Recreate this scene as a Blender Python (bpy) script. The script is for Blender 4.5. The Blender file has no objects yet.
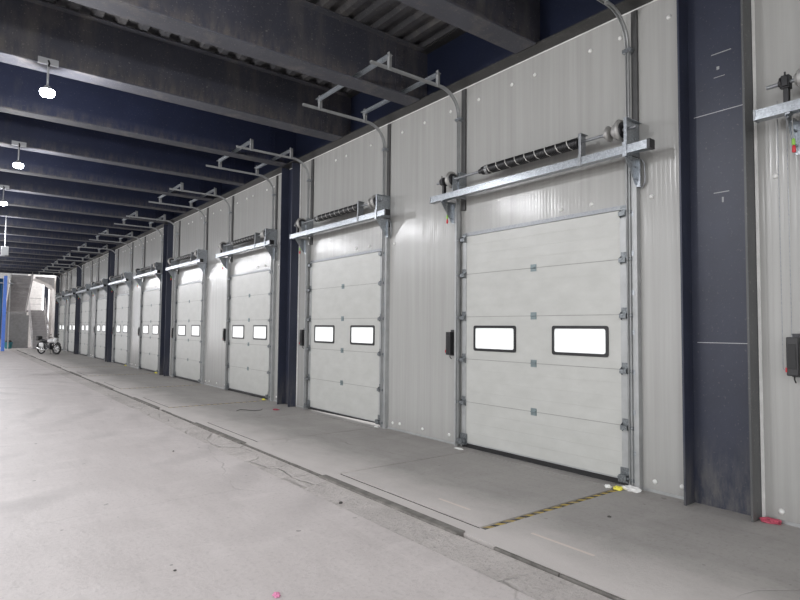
import bpy, math, random
from mathutils import Vector, Matrix
random.seed(7)
S = bpy.context.scene
COL = S.collection
PI = math.pi

# ------------------------------------------------------------------ camera
YAW, PITCH, ROLL, FPX = 0.658472731, 0.0498210633, 0.00967975353, 574.595
H = 1.65
D = 5.731                                   # wall plane x
Fv = Vector((math.sin(YAW)*math.cos(PITCH), math.cos(YAW)*math.cos(PITCH), math.sin(PITCH)))
Rv = Vector((math.cos(YAW), -math.sin(YAW), 0.0))
Uv = Rv.cross(Fv)
R2 = Rv*math.cos(ROLL) + Uv*math.sin(ROLL)
U2 = -Rv*math.sin(ROLL) + Uv*math.cos(ROLL)
cam_data = bpy.data.cameras.new('camera')
cam = bpy.data.objects.new('camera', cam_data)
COL.objects.link(cam)
cam_data.sensor_width = 36.0
cam_data.lens = 36.0*FPX/800.0
cam_data.clip_end = 500
M3 = Matrix((R2, U2, -Fv)).transposed()
cam.matrix_world = Matrix.Translation((0, 0, H)) @ M3.to_4x4()
S.camera = cam

# ------------------------------------------------------------------ world / exposure
S.view_settings.view_transform = 'Standard'
S.view_settings.look = 'None'
S.view_settings.gamma = 1.0
S.view_settings.use_curve_mapping = False
S.view_settings.exposure = 0.0
W = bpy.data.worlds.new('overcast_sky'); S.world = W
W.use_nodes = True
bg = W.node_tree.nodes['Background']
bg.inputs[0].default_value = (0.99, 0.985, 1.0, 1)
bg.inputs[1].default_value = 2.3

LAMP_W = 98.0          # watts of each hanging lamp

# ------------------------------------------------------------------ node helpers
def new_mat(name):
    m = bpy.data.materials.new(name); m.use_nodes = True
    nt = m.node_tree
    return m, nt, nt.nodes['Principled BSDF']
def N(nt, typ, **kw):
    n = nt.nodes.new(typ)
    for k, v in kw.items():
        if k.startswith('i_'):
            key = k[2:]
            key = int(key) if key.isdigit() else key.replace('_', ' ')
            n.inputs[key].default_value = v
        else: setattr(n, k, v)
    return n
def coords(nt, scale=(1, 1, 1), kind='Object'):
    tc = N(nt, 'ShaderNodeTexCoord'); mp = N(nt, 'ShaderNodeMapping')
    mp.inputs['Scale'].default_value = scale
    nt.links.new(tc.outputs[kind], mp.inputs['Vector'])
    return mp.outputs['Vector']
def noise(nt, vec, scale, detail=5, rough=.6):
    n = N(nt, 'ShaderNodeTexNoise'); n.inputs['Scale'].default_value = scale
    n.inputs['Detail'].default_value = detail; n.inputs['Roughness'].default_value = rough
    nt.links.new(vec, n.inputs['Vector']); return n.outputs['Fac']
def ramp(nt, fac, lo, hi, c0=(0, 0, 0, 1), c1=(1, 1, 1, 1)):
    r = N(nt, 'ShaderNodeValToRGB')
    r.color_ramp.elements[0].position = lo; r.color_ramp.elements[1].position = hi
    r.color_ramp.elements[0].color = c0; r.color_ramp.elements[1].color = c1
    nt.links.new(fac, r.inputs[0]); return r.outputs[0]
def mix(nt, fac, a, b, mode='MIX'):
    m = N(nt, 'ShaderNodeMixRGB', blend_type=mode)
    for i, v in ((0, fac), (1, a), (2, b)):
        if hasattr(v, 'is_linked'): nt.links.new(v, m.inputs[i])
        elif i == 0: m.inputs[0].default_value = v
        else: m.inputs[i].default_value = (*v, 1) if len(v) == 3 else v
    return m.outputs[0]
def math_(nt, op, a, b=None, c=None):
    m = N(nt, 'ShaderNodeMath', operation=op)
    for i, v in enumerate((a, b, c)):
        if v is None: continue
        if hasattr(v, 'is_linked'): nt.links.new(v, m.inputs[i])
        else: m.inputs[i].default_value = v
    return m.outputs[0]
def bump(nt, b, h, strength=.3, dist=.01):
    n = N(nt, 'ShaderNodeBump'); n.inputs['Strength'].default_value = strength
    n.inputs['Distance'].default_value = dist
    nt.links.new(h, n.inputs['Height']); nt.links.new(n.outputs[0], b.inputs['Normal'])
def simple(name, col, rough=.5, metal=0., var=.12, scale=6., bmp=0., vs=(1, 1, 1)):
    m, nt, b = new_mat(name)
    v = coords(nt, vs)
    f = noise(nt, v, scale)
    lo = tuple(max(0, c*(1-var)) for c in col); hi = tuple(min(1, c*(1+var)) for c in col)
    c = ramp(nt, f, .3, .7, (*lo, 1), (*hi, 1))
    nt.links.new(c, b.inputs['Base Color'])
    b.inputs['Roughness'].default_value = rough; b.inputs['Metallic'].default_value = metal
    if bmp: bump(nt, b, f, bmp, .005)
    return m

# ------------------------------------------------------------------ materials
MAT = {}
def m_panel():
    m, nt, b = new_mat('coated_wall_panel')
    v = coords(nt)
    st = noise(nt, coords(nt, (1, 9, .25)), 1.2, 4)
    c = ramp(nt, st, .3, .75, (.36, .36, .345, 1), (.43, .43, .415, 1))
    d = noise(nt, coords(nt, (1, 26, .12)), 1.0, 3)
    c = mix(nt, math_(nt, 'MULTIPLY', ramp(nt, d, .55, .8), .25), c, (.30, .295, .285))
    sep = N(nt, 'ShaderNodeSeparateXYZ'); nt.links.new(v, sep.inputs[0])
    dirt = math_(nt, 'MULTIPLY', ramp(nt, sep.outputs[2], .0, .35, (1, 1, 1, 1), (0, 0, 0, 1)), noise(nt, v, 7))
    c = mix(nt, math_(nt, 'MULTIPLY', dirt, .5), c, (.28, .265, .25))
    nt.links.new(c, b.inputs['Base Color'])
    b.inputs['Roughness'].default_value = .2
    # shallow pressed ribs, 10 cm apart, plus oil-canning
    y = math_(nt, 'MULTIPLY', sep.outputs[1], 2*PI/.1)
    rib = math_(nt, 'POWER', math_(nt, 'ABSOLUTE', math_(nt, 'SINE', y)), .35)
    h = math_(nt, 'ADD', math_(nt, 'MULTIPLY', rib, .5), math_(nt, 'MULTIPLY', noise(nt, coords(nt, (1, 1.4, .5)), 1.5, 2), 5))
    bump(nt, b, h, .7, .0026)
    return m
MAT['panel'] = m_panel()
def m_door():
    m, nt, b = new_mat('white_door_skin')
    v = coords(nt)
    f = noise(nt, coords(nt, (1, 1, 2)), 3)
    c = ramp(nt, f, .3, .7, (.46, .465, .44, 1), (.52, .525, .50, 1))
    g = noise(nt, v, 30, 3)
    c = mix(nt, math_(nt, 'MULTIPLY', ramp(nt, g, .62, .8), .3), c, (.38, .37, .35))
    nt.links.new(c, b.inputs['Base Color'])
    b.inputs['Roughness'].default_value = .33
    bump(nt, b, noise(nt, coords(nt, (1, 1, 2.2)), 2.2, 2), .5, .006)
    return m
MAT['door'] = m_door()
MAT['groove'] = simple('door_joint_gap', (.30, .30, .29), .7)
def m_galv(name, lo, hi, rough=.32, metal=.85):
    m, nt, b = new_mat(name)
    v = coords(nt)
    vo = N(nt, 'ShaderNodeTexVoronoi'); vo.inputs['Scale'].default_value = 70
    nt.links.new(v, vo.inputs['Vector'])
    s = N(nt, 'ShaderNodeSeparateColor'); nt.links.new(vo.outputs['Color'], s.inputs[0])
    c = ramp(nt, s.outputs[0], 0, 1, (*lo, 1), (*hi, 1))
    c = mix(nt, math_(nt, 'MULTIPLY', noise(nt, v, 5), .5), c, tuple(x*.7 for x in lo))
    nt.links.new(c, b.inputs['Base Color'])
    b.inputs['Roughness'].default_value = rough; b.inputs['Metallic'].default_value = metal
    return m
MAT['galv'] = m_galv('galvanised_steel', (.33, .355, .38), (.52, .55, .58))
MAT['galv_dull'] = m_galv('dull_galvanised_steel', (.27, .285, .30), (.37, .385, .40), .42, .55)
MAT['zinc_white'] = simple('pale_zinc_strip', (.40, .41, .41), .42, .35)
MAT['shaded_angle'] = simple('shaded_grey_angle', (.085, .085, .085), .5, .3)  # upper track angle: shade painted in as a darker grey
MAT['hinge_dark'] = m_galv('greyed_hinge_zinc', (.14, .155, .165), (.30, .32, .33), .4, .6)
MAT['black'] = simple('black_rubber', (.012, .012, .013), .5)
MAT['black_plastic'] = simple('black_plastic', (.018, .018, .02), .35)
MAT['dark_steel'] = simple('dark_steel', (.06, .06, .065), .4, .7)
MAT['cast'] = simple('cast_aluminium', (.42, .415, .40), .5, .5)
MAT['gray_plastic'] = simple('grey_fitting', (.30, .31, .31), .5, .2)
MAT['hinge'] = simple('zinc_hinge', (.22, .27, .28), .4, .5)
MAT['white'] = simple('white_paint', (.75, .75, .73), .5)
MAT['red'] = simple('red_plastic', (.55, .03, .04), .45)
MAT['green'] = simple('green_plastic', (.25, .50, .08), .5)
MAT['cord'] = simple('grey_cord', (.35, .35, .33), .7)
MAT['rubber_gray'] = simple('dusty_rubber', (.19, .18, .165), .8, 0, .35, 9, .3)
MAT['pit'] = simple('dark_pit_steel', (.035, .033, .03), .7)

def m_steel(name, base, dirt, amount, low=None, rough=.45):
    m, nt, b = new_mat(name)
    v = coords(nt)
    n1 = noise(nt, v, 1.3, 7, .65)
    c = ramp(nt, n1, .25, .8, (*[x*.8 for x in base], 1), (*[x*1.25 for x in base], 1))
    n2 = noise(nt, coords(nt, (2.2, 2.2, .55)), 1.1, 8, .7)
    c = mix(nt, math_(nt, 'MULTIPLY', ramp(nt, n2, .66-.3*amount, .86-.2*amount), .85), c, dirt)
    n3 = noise(nt, v, 38, 3)
    c = mix(nt, math_(nt, 'MULTIPLY', ramp(nt, n3, .63, .70), .7*amount+.06), c, (.34, .32, .29))
    if low is not None:
        sep = N(nt, 'ShaderNodeSeparateXYZ'); nt.links.new(v, sep.inputs[0])
        k = ramp(nt, sep.outputs[2], low[0], low[1], (1, 1, 1, 1), (0, 0, 0, 1)) if low[1] < 1.01 else \
            ramp(nt, math_(nt, 'SUBTRACT', sep.outputs[2], low[0]), 0, low[1]-low[0], (1, 1, 1, 1), (0, 0, 0, 1))
        k = math_(nt, 'MULTIPLY', k, ramp(nt, noise(nt, coords(nt, (3, 3, .8)), 3.0, 7, .72), .40, .62))
        c = mix(nt, math_(nt, 'MULTIPLY', k, .8), c, low[2])
    nt.links.new(c, b.inputs['Base Color'])
    b.inputs['Roughness'].default_value = rough
    bump(nt, b, n3, .15, .004)
    return m
NAVY = (.028, .034, .060)
MAT['col_web'] = m_steel('navy_column_paint', (.026, .031, .053), (.055, .058, .07), .1, (.0, .75, (.13, .125, .12)))
MAT['col_flange_lit'] = m_steel('lit_scuffed_column_edge', (.075, .078, .080), (.13, .125, .115), .4, (.0, .75, (.13, .125, .12)))  # nearest flange: light at its angle painted as grey, plus scuffs
MAT['beam_web'] = m_steel('navy_beam_paint', (.018, .024, .056), (.05, .05, .062), .12, (.0, .26, (.11, .10, .095)))
MAT['beam_web_lit'] = m_steel('lit_dusty_beam_paint', (.055, .057, .074), (.14, .13, .125), .55, (.0, .35, (.19, .165, .14)))  # near beams: lamp glow painted in as a greyer base, with dust patches
MAT['beam_flange'] = m_steel('dusty_beam_flange', (.070, .072, .086), (.17, .155, .14), .5, None, .8)
MAT['girder'] = m_steel('navy_girder_paint', (.012, .017, .040), (.03, .03, .045), .05)
MAT['girder_flange'] = m_steel('sooty_girder_flange', (.038, .037, .036), (.12, .115, .11), .35)
MAT['deck'] = m_steel('painted_roof_decking', (.075, .075, .080), (.17, .16, .15), .6)
MAT['light_steel'] = simple('pale_grey_steel', (.36, .37, .38), .45, .3)

def m_floor(name, kind):
    m, nt, b = new_mat(name)
    geo = N(nt, 'ShaderNodeNewGeometry'); v = geo.outputs['Position']
    def coords(nt, scale=(1, 1, 1)):
        mp = N(nt, 'ShaderNodeMapping'); mp.inputs['Scale'].default_value = scale
        nt.links.new(v, mp.inputs['Vector']); return mp.outputs['Vector']
    sep = N(nt, 'ShaderNodeSeparateXYZ'); nt.links.new(v, sep.inputs[0])
    n1 = noise(nt, v, .45, 8, .6)
    n2 = noise(nt, coords(nt, (1, .35, 1)), 2.2, 8, .65)
    n3 = noise(nt, v, 26, 6, .7)
    if kind == 'hall':  c0, c1 = (.53, .488, .472), (.63, .586, .57)
    elif kind == 'rough': c0, c1 = (.42, .39, .37), (.64, .595, .57)
    else: c0, c1 = (.28, .267, .252), (.37, .352, .335)
    c = ramp(nt, n1, .25, .75, (*c0, 1), (*c1, 1))
    c = mix(nt, math_(nt, 'MULTIPLY', ramp(nt, n2, .45, .75), .35), c, tuple(x*1.18 for x in c1))
    c = mix(nt, math_(nt, 'MULTIPLY', ramp(nt, n3, .52, .70), .42 if kind != 'rough' else .7), c, tuple(x*.62 for x in c0))
    n5 = noise(nt, coords(nt, (1, .22, 1)), 5.5, 7, .72)
    c = mix(nt, math_(nt, 'MULTIPLY', ramp(nt, n5, .50, .72), .30), c, tuple(x*.70 for x in c0))
    n6 = noise(nt, coords(nt, (.7, 1.6, 1)), 1.3, 6, .7)
    c = mix(nt, math_(nt, 'MULTIPLY', ramp(nt, n6, .52, .66), .28), c, tuple(min(.8, x*1.2) for x in c1))
    spk = noise(nt, v, 9, 2, .4)
    c = mix(nt, math_(nt, 'MULTIPLY', ramp(nt, spk, .75, .765), .6), c, (.16, .15, .14))
    hgt = math_(nt, 'ADD', math_(nt, 'MULTIPLY', n3, .6), n2)
    if kind == 'hall':
        # tyre-swept arcs of pale dust
        wv = N(nt, 'ShaderNodeTexWave', wave_type='RINGS', rings_direction='SPHERICAL')
        mp = N(nt, 'ShaderNodeMapping'); mp.inputs['Location'].default_value = (1.5, -11.5, 0); mp.inputs['Scale'].default_value = (1, .8, 1)
        nt.links.new(v, mp.inputs[0]); nt.links.new(mp.outputs[0], wv.inputs[0])
        wv.inputs['Scale'].default_value = .35; wv.inputs['Distortion'].default_value = 7; wv.inputs['Detail'].default_value = 4; wv.inputs['Detail Scale'].default_value = .6
        k = math_(nt, 'MULTIPLY', ramp(nt, wv.outputs['Fac'], .6, 1.), ramp(nt, n1, .46, .6))
        c = mix(nt, math_(nt, 'MULTIPLY', k, .55), c, (.40, .37, .36))
    if kind != 'plate':
        # fine shrinkage cracks
        vo = N(nt, 'ShaderNodeTexVoronoi', feature='DISTANCE_TO_EDGE'); vo.inputs['Scale'].default_value = .30 if kind == 'hall' else (.35 if kind == 'apron' else 2.2)
        dist = N(nt, 'ShaderNodeMixRGB', blend_type='ADD'); dist.inputs[0].default_value = .25 if kind != 'rough' else .12
        nn = N(nt, 'ShaderNodeTexNoise'); nn.inputs['Scale'].default_value = 2.5; nn.inputs['Detail'].default_value = 6
        nt.links.new(v, nn.inputs[0]); nt.links.new(v, dist.inputs[1]); nt.links.new(nn.outputs['Color'], dist.inputs[2])
        nt.links.new(dist.outputs[0], vo.inputs['Vector'])
        w = {'hall': .0014, 'apron': .0016, 'rough': .016}[kind]
        ck = ramp(nt, vo.outputs['Distance'], w*.5, w*2.5, (1, 1, 1, 1), (0, 0, 0, 1))
        ck = math_(nt, 'MULTIPLY', ck, ramp(nt, noise(nt, v, .8, 2), .45, .6))
        c = mix(nt, math_(nt, 'MULTIPLY', ck, (.3 if kind == 'hall' else .5 if kind == 'apron' else .22)), c, (.13, .12, .11))
        hgt = math_(nt, 'SUBTRACT', hgt, math_(nt, 'MULTIPLY', ck, 1.0))
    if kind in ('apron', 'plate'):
        # paler towards the kerb with a noisy edge, plus two thin pale streaks
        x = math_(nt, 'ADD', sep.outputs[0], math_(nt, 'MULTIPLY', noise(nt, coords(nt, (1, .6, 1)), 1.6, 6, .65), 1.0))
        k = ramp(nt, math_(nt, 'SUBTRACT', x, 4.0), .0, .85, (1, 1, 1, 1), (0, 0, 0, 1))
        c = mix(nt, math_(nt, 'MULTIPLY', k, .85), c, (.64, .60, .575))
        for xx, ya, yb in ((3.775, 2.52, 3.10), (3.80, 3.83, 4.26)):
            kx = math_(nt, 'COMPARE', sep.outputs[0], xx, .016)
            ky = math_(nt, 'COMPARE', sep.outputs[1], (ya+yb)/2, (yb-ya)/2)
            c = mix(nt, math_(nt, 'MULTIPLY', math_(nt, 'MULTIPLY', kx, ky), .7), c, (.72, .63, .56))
    nt.links.new(c, b.inputs['Base Color'])
    b.inputs['Roughness'].default_value = .55 if kind == 'hall' else .7
    bump(nt, b, hgt, .45 if kind != 'rough' else 1., .012 if kind != 'rough' else .03)
    return m
MAT['floor'] = m_floor('dusty_concrete_floor', 'hall')
MAT['rough'] = m_floor('broken_concrete_strip', 'rough')
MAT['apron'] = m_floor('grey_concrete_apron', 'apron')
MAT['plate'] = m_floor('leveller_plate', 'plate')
MAT['ground'] = simple('pale_yard_concrete', (.55, .54, .52), .9)
MAT['plaster'] = simple('white_plaster', (.80, .77, .745), .8)
MAT['plaster_gray'] = simple('grey_plaster', (.30, .30, .30), .8)
MAT['stair'] = simple('grey_stair_steel', (.40, .385, .385), .6)
MAT['stair_pale'] = simple('pale_stair_edge', (.62, .60, .60), .6)
MAT['blue'] = simple('bright_blue_paint', (.10, .24, .80), .5)
MAT['blue_cloth'] = simple('blue_tarpaulin', (.05, .15, .30), .6, 0, .3, 2, 0, (4, 4, .2))
MAT['teal'] = simple('teal_plastic', (.03, .22, .26), .5)
MAT['white_gloss'] = simple('white_fairing', (.78, .78, .78), .2)
MAT['chrome'] = simple('chrome', (.7, .7, .7), .15, 1.)
MAT['tyre'] = simple('tyre_rubber', (.02, .02, .02), .8)
MAT['seat'] = simple('black_vinyl', (.025, .025, .028), .45)
MAT['yellow'] = simple('yellow_plastic_scrap', (.85, .78, .10), .5)
MAT['scrap_white'] = simple('white_film_scrap', (.80, .80, .78), .4)
MAT['scrap_red'] = simple('red_woven_scrap', (.42, .07, .11), .8, 0, .5, 30)
MAT['scrap_pink'] = simple('pink_paper_scrap', (.72, .28, .45), .7)
MAT['stone'] = simple('dark_grit', (.09, .085, .08), .9)

def m_tape():
    m, nt, b = new_mat('black_yellow_hazard_tape')
    v = coords(nt)
    sep = N(nt, 'ShaderNodeSeparateXYZ'); nt.links.new(v, sep.inputs[0])
    s = math_(nt, 'ADD', sep.outputs[0], sep.outputs[1])
    f = math_(nt, 'FRACT', math_(nt, 'MULTIPLY', s, 1/.13))
    k = math_(nt, 'GREATER_THAN', f, .5)
    c = mix(nt, k, (.02, .02, .018), (.50, .36, .08))
    c = mix(nt, math_(nt, 'MULTIPLY', ramp(nt, noise(nt, v, 9), .5, .7), .6), c, (.22, .21, .20))
    nt.links.new(c, b.inputs['Base Color']); b.inputs['Roughness'].default_value = .7
    return m
MAT['tape'] = m_tape()
def m_spring():
    m, nt, b = new_mat('black_spring_with_white_stripes')
    v = coords(nt)
    sep = N(nt, 'ShaderNodeSeparateXYZ'); nt.links.new(v, sep.inputs[0])
    a = math_(nt, 'ARCTAN2', math_(nt, 'SUBTRACT', sep.outputs[2], 3.765), math_(nt, 'ADD', sep.outputs[0], .235))
    t = math_(nt, 'ADD', math_(nt, 'MULTIPLY', sep.outputs[1], 1/.155), math_(nt, 'MULTIPLY', a, 1/(2*PI)))
    k = math_(nt, 'LESS_THAN', math_(nt, 'FRACT', t), .075)
    nt.links.new(mix(nt, k, (.010, .010, .011), (.55, .55, .52)), b.inputs['Base Color'])
    b.inputs['Roughness'].default_value = .42
    return m
MAT['spring'] = m_spring()
def m_glass():
    m, nt, b = new_mat('frosted_window_acrylic')
    nt.nodes.remove(b)
    t0 = N(nt, 'ShaderNodeBsdfTransparent'); tl = N(nt, 'ShaderNodeBsdfTranslucent'); tl.inputs[0].default_value = (.93, .95, .95, 1)
    t = N(nt, 'ShaderNodeMixShader'); t.inputs[0].default_value = .8
    nt.links.new(t0.outputs[0], t.inputs[1]); nt.links.new(tl.outputs[0], t.inputs[2]); g = N(nt, 'ShaderNodeBsdfGlossy'); g.inputs['Roughness'].default_value = .08
    mx = N(nt, 'ShaderNodeMixShader'); mx.inputs[0].default_value = .06
    nt.links.new(t.outputs[0], mx.inputs[1]); nt.links.new(g.outputs[0], mx.inputs[2])
    nt.links.new(mx.outputs[0], nt.nodes['Material Output'].inputs[0])
    return m
MAT['glass'] = m_glass()
def m_led():
    m, nt, b = new_mat('lit_lamp_lens')
    b.inputs['Emission Color'].default_value = (.86, .93, 1, 1)
    b.inputs['Emission Strength'].default_value = 40
    b.inputs['Base Color'].default_value = (.8, .8, .8, 1)
    return m
MAT['led'] = m_led()

# ------------------------------------------------------------------ mesh helpers
class MB:
    def __init__(s): s.v = []; s.f = []; s.sm = []
    def add(s, vs, fs, smooth=False):
        o = len(s.v); s.v += [tuple(p) for p in vs]
        for f in fs: s.f.append(tuple(i+o for i in f)); s.sm.append(smooth)
        return s
    def box(s, x0, x1, y0, y1, z0, z1):
        x0, x1 = sorted((x0, x1)); y0, y1 = sorted((y0, y1)); z0, z1 = sorted((z0, z1))
        v = [(x, y, z) for z in (z0, z1) for y in (y0, y1) for x in (x0, x1)]
        return s.add(v, [(0, 2, 3, 1), (4, 5, 7, 6), (0, 1, 5, 4), (2, 6, 7, 3), (0, 4, 6, 2), (1, 3, 7, 5)])
    def prism(s, pts, axis, a, b):
        """pts: polygon in the two other axes (order x,y,z minus axis)"""
        def mk(p, t):
            if axis == 'y': return (p[0], t, p[1])
            if axis == 'x': return (t, p[0], p[1])
            return (p[0], p[1], t)
        n = len(pts); v = [mk(p, a) for p in pts]+[mk(p, b) for p in pts]
        fs = [tuple(range(n)), tuple(range(2*n-1, n-1, -1))]+[(i, i+n, (i+1) % n+n, (i+1) % n) for i in range(n)]
        return s.add(v, fs)
    def cyl(s, p0, p1, r0, r1=None, n=16, cap=True):
        r1 = r0 if r1 is None else r1
        p0, p1 = Vector(p0), Vector(p1); d = (p1-p0).normalized()
        u = d.orthogonal().normalized(); w = d.cross(u)
        v = []
        for p, r in ((p0, r0), (p1, r1)):
            for i in range(n):
                a = 2*PI*i/n; v.append(p+u*math.cos(a)*r+w*math.sin(a)*r)
        s.add(v, [(i, (i+1) % n, (i+1) % n+n, i+n) for i in range(n)], True)
        if cap: s.add(v[:n], [tuple(range(n-1, -1, -1))]); s.add(v[n:], [tuple(range(n))])
        return s
    def tube(s, path, r, n=8, closed=False, radii=None):
        P = [Vector(p) for p in path]; m = len(P); rings = []
        u = None
        for i, p in enumerate(P):
            a = P[(i-1) % m] if (closed or i > 0) else P[i]
            c = P[(i+1) % m] if (closed or i < m-1) else P[i]
            d = (c-a).normalized()
            if u is None: u = d.orthogonal().normalized()
            u = (u-d*u.dot(d)); u = u.normalized() if u.length > 1e-6 else d.orthogonal().normalized()
            w = d.cross(u); rr = radii[i] if radii else r
            rings.append([p+u*math.cos(2*PI*k/n)*rr+w*math.sin(2*PI*k/n)*rr for k in range(n)])
        v = [q for ring in rings for q in ring]; fs = []
        for i in range(m if closed else m-1):
            j = (i+1) % m
            for k in range(n): fs.append((i*n+k, i*n+(k+1) % n, j*n+(k+1) % n, j*n+k))
        s.add(v, fs, True)
        if not closed:
            s.add(rings[0], [tuple(range(n-1, -1, -1))]); s.add(rings[-1], [tuple(range(n))])
        return s
    def sphere(s, c, r, n=12, m=8, sq=(1, 1, 1)):
        v = [];
        for j in range(m+1):
            t = PI*j/m
            for i in range(n):
                a = 2*PI*i/n
                v.append((c[0]+r*sq[0]*math.sin(t)*math.cos(a), c[1]+r*sq[1]*math.sin(t)*math.sin(a), c[2]+r*sq[2]*math.cos(t)))
        fs = [(j*n+i, (j+1)*n+i, (j+1)*n+(i+1) % n, j*n+(i+1) % n) for j in range(m) for i in range(n)]
        return s.add(v, fs, True)
    def lathe(s, c, axis, prof, n=24):
        """prof: list of (distance along axis, radius)"""
        ax = Vector(axis).normalized(); u = ax.orthogonal().normalized(); w = ax.cross(u); c = Vector(c)
        v = [c+ax*t+u*math.cos(2*PI*i/n)*r+w*math.sin(2*PI*i/n)*r for t, r in prof for i in range(n)]
        fs = [(j*n+i, j*n+(i+1) % n, (j+1)*n+(i+1) % n, (j+1)*n+i) for j in range(len(prof)-1) for i in range(n)]
        s.add(v, fs, True)
        k = len(prof)-1
        s.add(v[:n], [tuple(range(n-1, -1, -1))]); s.add(v[k*n:], [tuple(range(n))])
        return s
    def sweep_xz(s, path, prof):
        """sweep a closed profile [(normal offset, y)] along a path in the x-z plane"""
        P = [Vector((p[0], 0, p[1])) for p in path]; m = len(P); n = len(prof); v = []
        for i, p in enumerate(P):
            d = (P[min(i+1, m-1)]-P[max(i-1, 0)]).normalized(); nn = Vector((-d.z, 0, d.x))
            for o, y in prof: q = p+nn*o; v.append((q.x, y, q.z))
        fs = [(i*n+k, i*n+(k+1) % n, (i+1)*n+(k+1) % n, (i+1)*n+k) for i in range(m-1) for k in range(n)]
        fs += [tuple(range(n-1, -1, -1)), tuple((m-1)*n+k for k in range(n))]
        return s.add(v, fs)
    def build(s, name, m, parent=None, bevel=0., loc=None):
        me = bpy.data.meshes.new(name); me.from_pydata(s.v, [], s.f)
        me.polygons.foreach_set('use_smooth', s.sm)
        me.materials.append(MAT[m] if isinstance(m, str) else m); me.update()
        o = bpy.data.objects.new(name, me); COL.objects.link(o)
        if parent is not None: o.parent = parent
        if loc: o.location = loc
        if bevel:
            b = o.modifiers.new('bevel', 'BEVEL'); b.width = bevel; b.segments = 2; b.limit_method = 'ANGLE'
        return o
def tag(o, label=None, cat=None, group=None, kind=None):
    if label: o['label'] = label
    if cat: o['category'] = cat
    if group: o['group'] = group
    if kind: o['kind'] = kind
    return o
def empty(name, loc=(0, 0, 0), rz=0):
    o = bpy.data.objects.new(name, None); COL.objects.link(o)
    o.location = loc; o.rotation_euler = (0, 0, rz); o.empty_display_size = .1
    return o
def copy_tree(o, parent=None):
    c = o.copy(); COL.objects.link(c)
    if parent is not None: c.parent = parent
    for ch in [x for x in o.children]: copy_tree(ch, c)
    return c
def struct(name, mb, m, parent=None, bevel=0.):
    o = mb.build(name, m, parent, bevel); o['kind'] = 'structure'; return o

ORD = ['zeroth', 'first', 'second', 'third', 'fourth', 'fifth', 'sixth', 'seventh', 'eighth', 'ninth', 'tenth', 'eleventh', 'twelfth',
       'thirteenth', 'fourteenth', 'fifteenth', 'sixteenth', 'seventeenth', 'eighteenth', 'nineteenth', 'twentieth', 'twenty-first', 'twenty-second', 'twenty-third', 'twenty-fourth']

# ------------------------------------------------------------------ layout (metres; x towards the door wall, y down the hall, z up)
DOORS = [.33, 4.64, 9.10, 13.40, 17.97, 22.32, 26.9, 31.3, 35.7, 40.1, 44.4]
HW = 1.262                                       # half a door opening
COLS = [(2.125, 2.725), (10.93, 11.45), (19.92, 20.45), (28.85, 29.38), (37.6, 38.13), (46.3, 46.83)]
TOP = 5.15; DECK = 6.03; YEND = 47.2; YBACK = -6.0; XL = -7.0
DTOP = 2.97

# ------------------------------------------------------------------ floor
f = MB().box(XL, 2.88, YBACK, 60, -.3, 0)
floor = struct('floor', f, 'floor')
b = MB().box(2.892, 3.27, YBACK, YEND, -.3, -.006).build('broken_strip', 'rough', floor)
LEV = [(-.85, 1.35)]+[(3.43, 5.65), (7.87, 9.98), (12.2, 14.3), (16.5, 18.75), (21.3, 23.5), (25.8, 28.0), (30.4, 32.6), (34.6, 36.8), (39.1, 41.3), (43.4, 45.6)]
a = MB()
ys = YBACK
for y0, y1 in LEV:
    a.box(3.33, 5.86, ys, y0, -.3, 0)
    a.box(3.355, 3.508, y0, y1, -.3, 0)
    a.box(5.56, 5.86, y0, y1, -.3, 0)
    ys = y1
a.box(3.33, 5.86, ys, YEND, -.3, 0)
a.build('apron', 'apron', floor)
MB().box(5.86, 6.4, YBACK, YEND, -.3, 0).build('outer_sill', 'ground', floor)
MB().box(3.27, 3.33, YBACK, YEND, -.3, -.035).build('kerb_channel', 'pit', floor)
MB().box(2.88, 6.4, YEND, 60, -.3, 0).build('stair_lobby_floor', 'floor', floor)
g = MB().box(-60, 120, -60, 120, -1.45, -1.3)
struct('floor_yard', g, 'ground')
# ragged steel kerb angle along the whole apron
k = MB(); y = YBACK
segs = []
while y < 46:
    y2 = y+random.uniform(.35, .9)
    if not any(y0-.1 < (y+y2)/2 < y1+.1 for y0, y1 in LEV):
        w = random.uniform(-.008, .008); k.box(3.292+w, 3.318+w, y, y2-.01, -.04, random.uniform(.001, .006))
    y = y2
k.build('kerb_edge', 'rubber_gray', floor)

for i, (y0, y1) in enumerate(LEV):
    r = empty('dock_leveler', (4.54, (y0+y1)/2, 0)); hl = (y1-y0)/2
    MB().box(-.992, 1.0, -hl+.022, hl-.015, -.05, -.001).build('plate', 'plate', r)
    MB().box(-1.285, -1.19, -hl, hl, -.10, .014).build('front_bumper', 'rubber_gray', r, .006)
    MB().box(-1.02, 1.02, -hl+.001, hl-.001, -.28, -.2).build('pit_floor', 'pit', r)
    MB().box(-1.03, -.995, -hl, hl, -.06, -.010).build('front_gap_shade', 'pit', r)  # dark filler strip standing in for the shade inside the gap
    tag(r, ['flat dock leveler plate in the apron beside the camera, outside the frame',
            'flat dock leveler before the nearest full door, with a long dark front bumper'][i] if i < 2 else
        'flat dock leveler set in the apron before the %s full door' % ORD[i], 'dock leveler', 'dock levelers set in the concrete apron')

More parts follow.
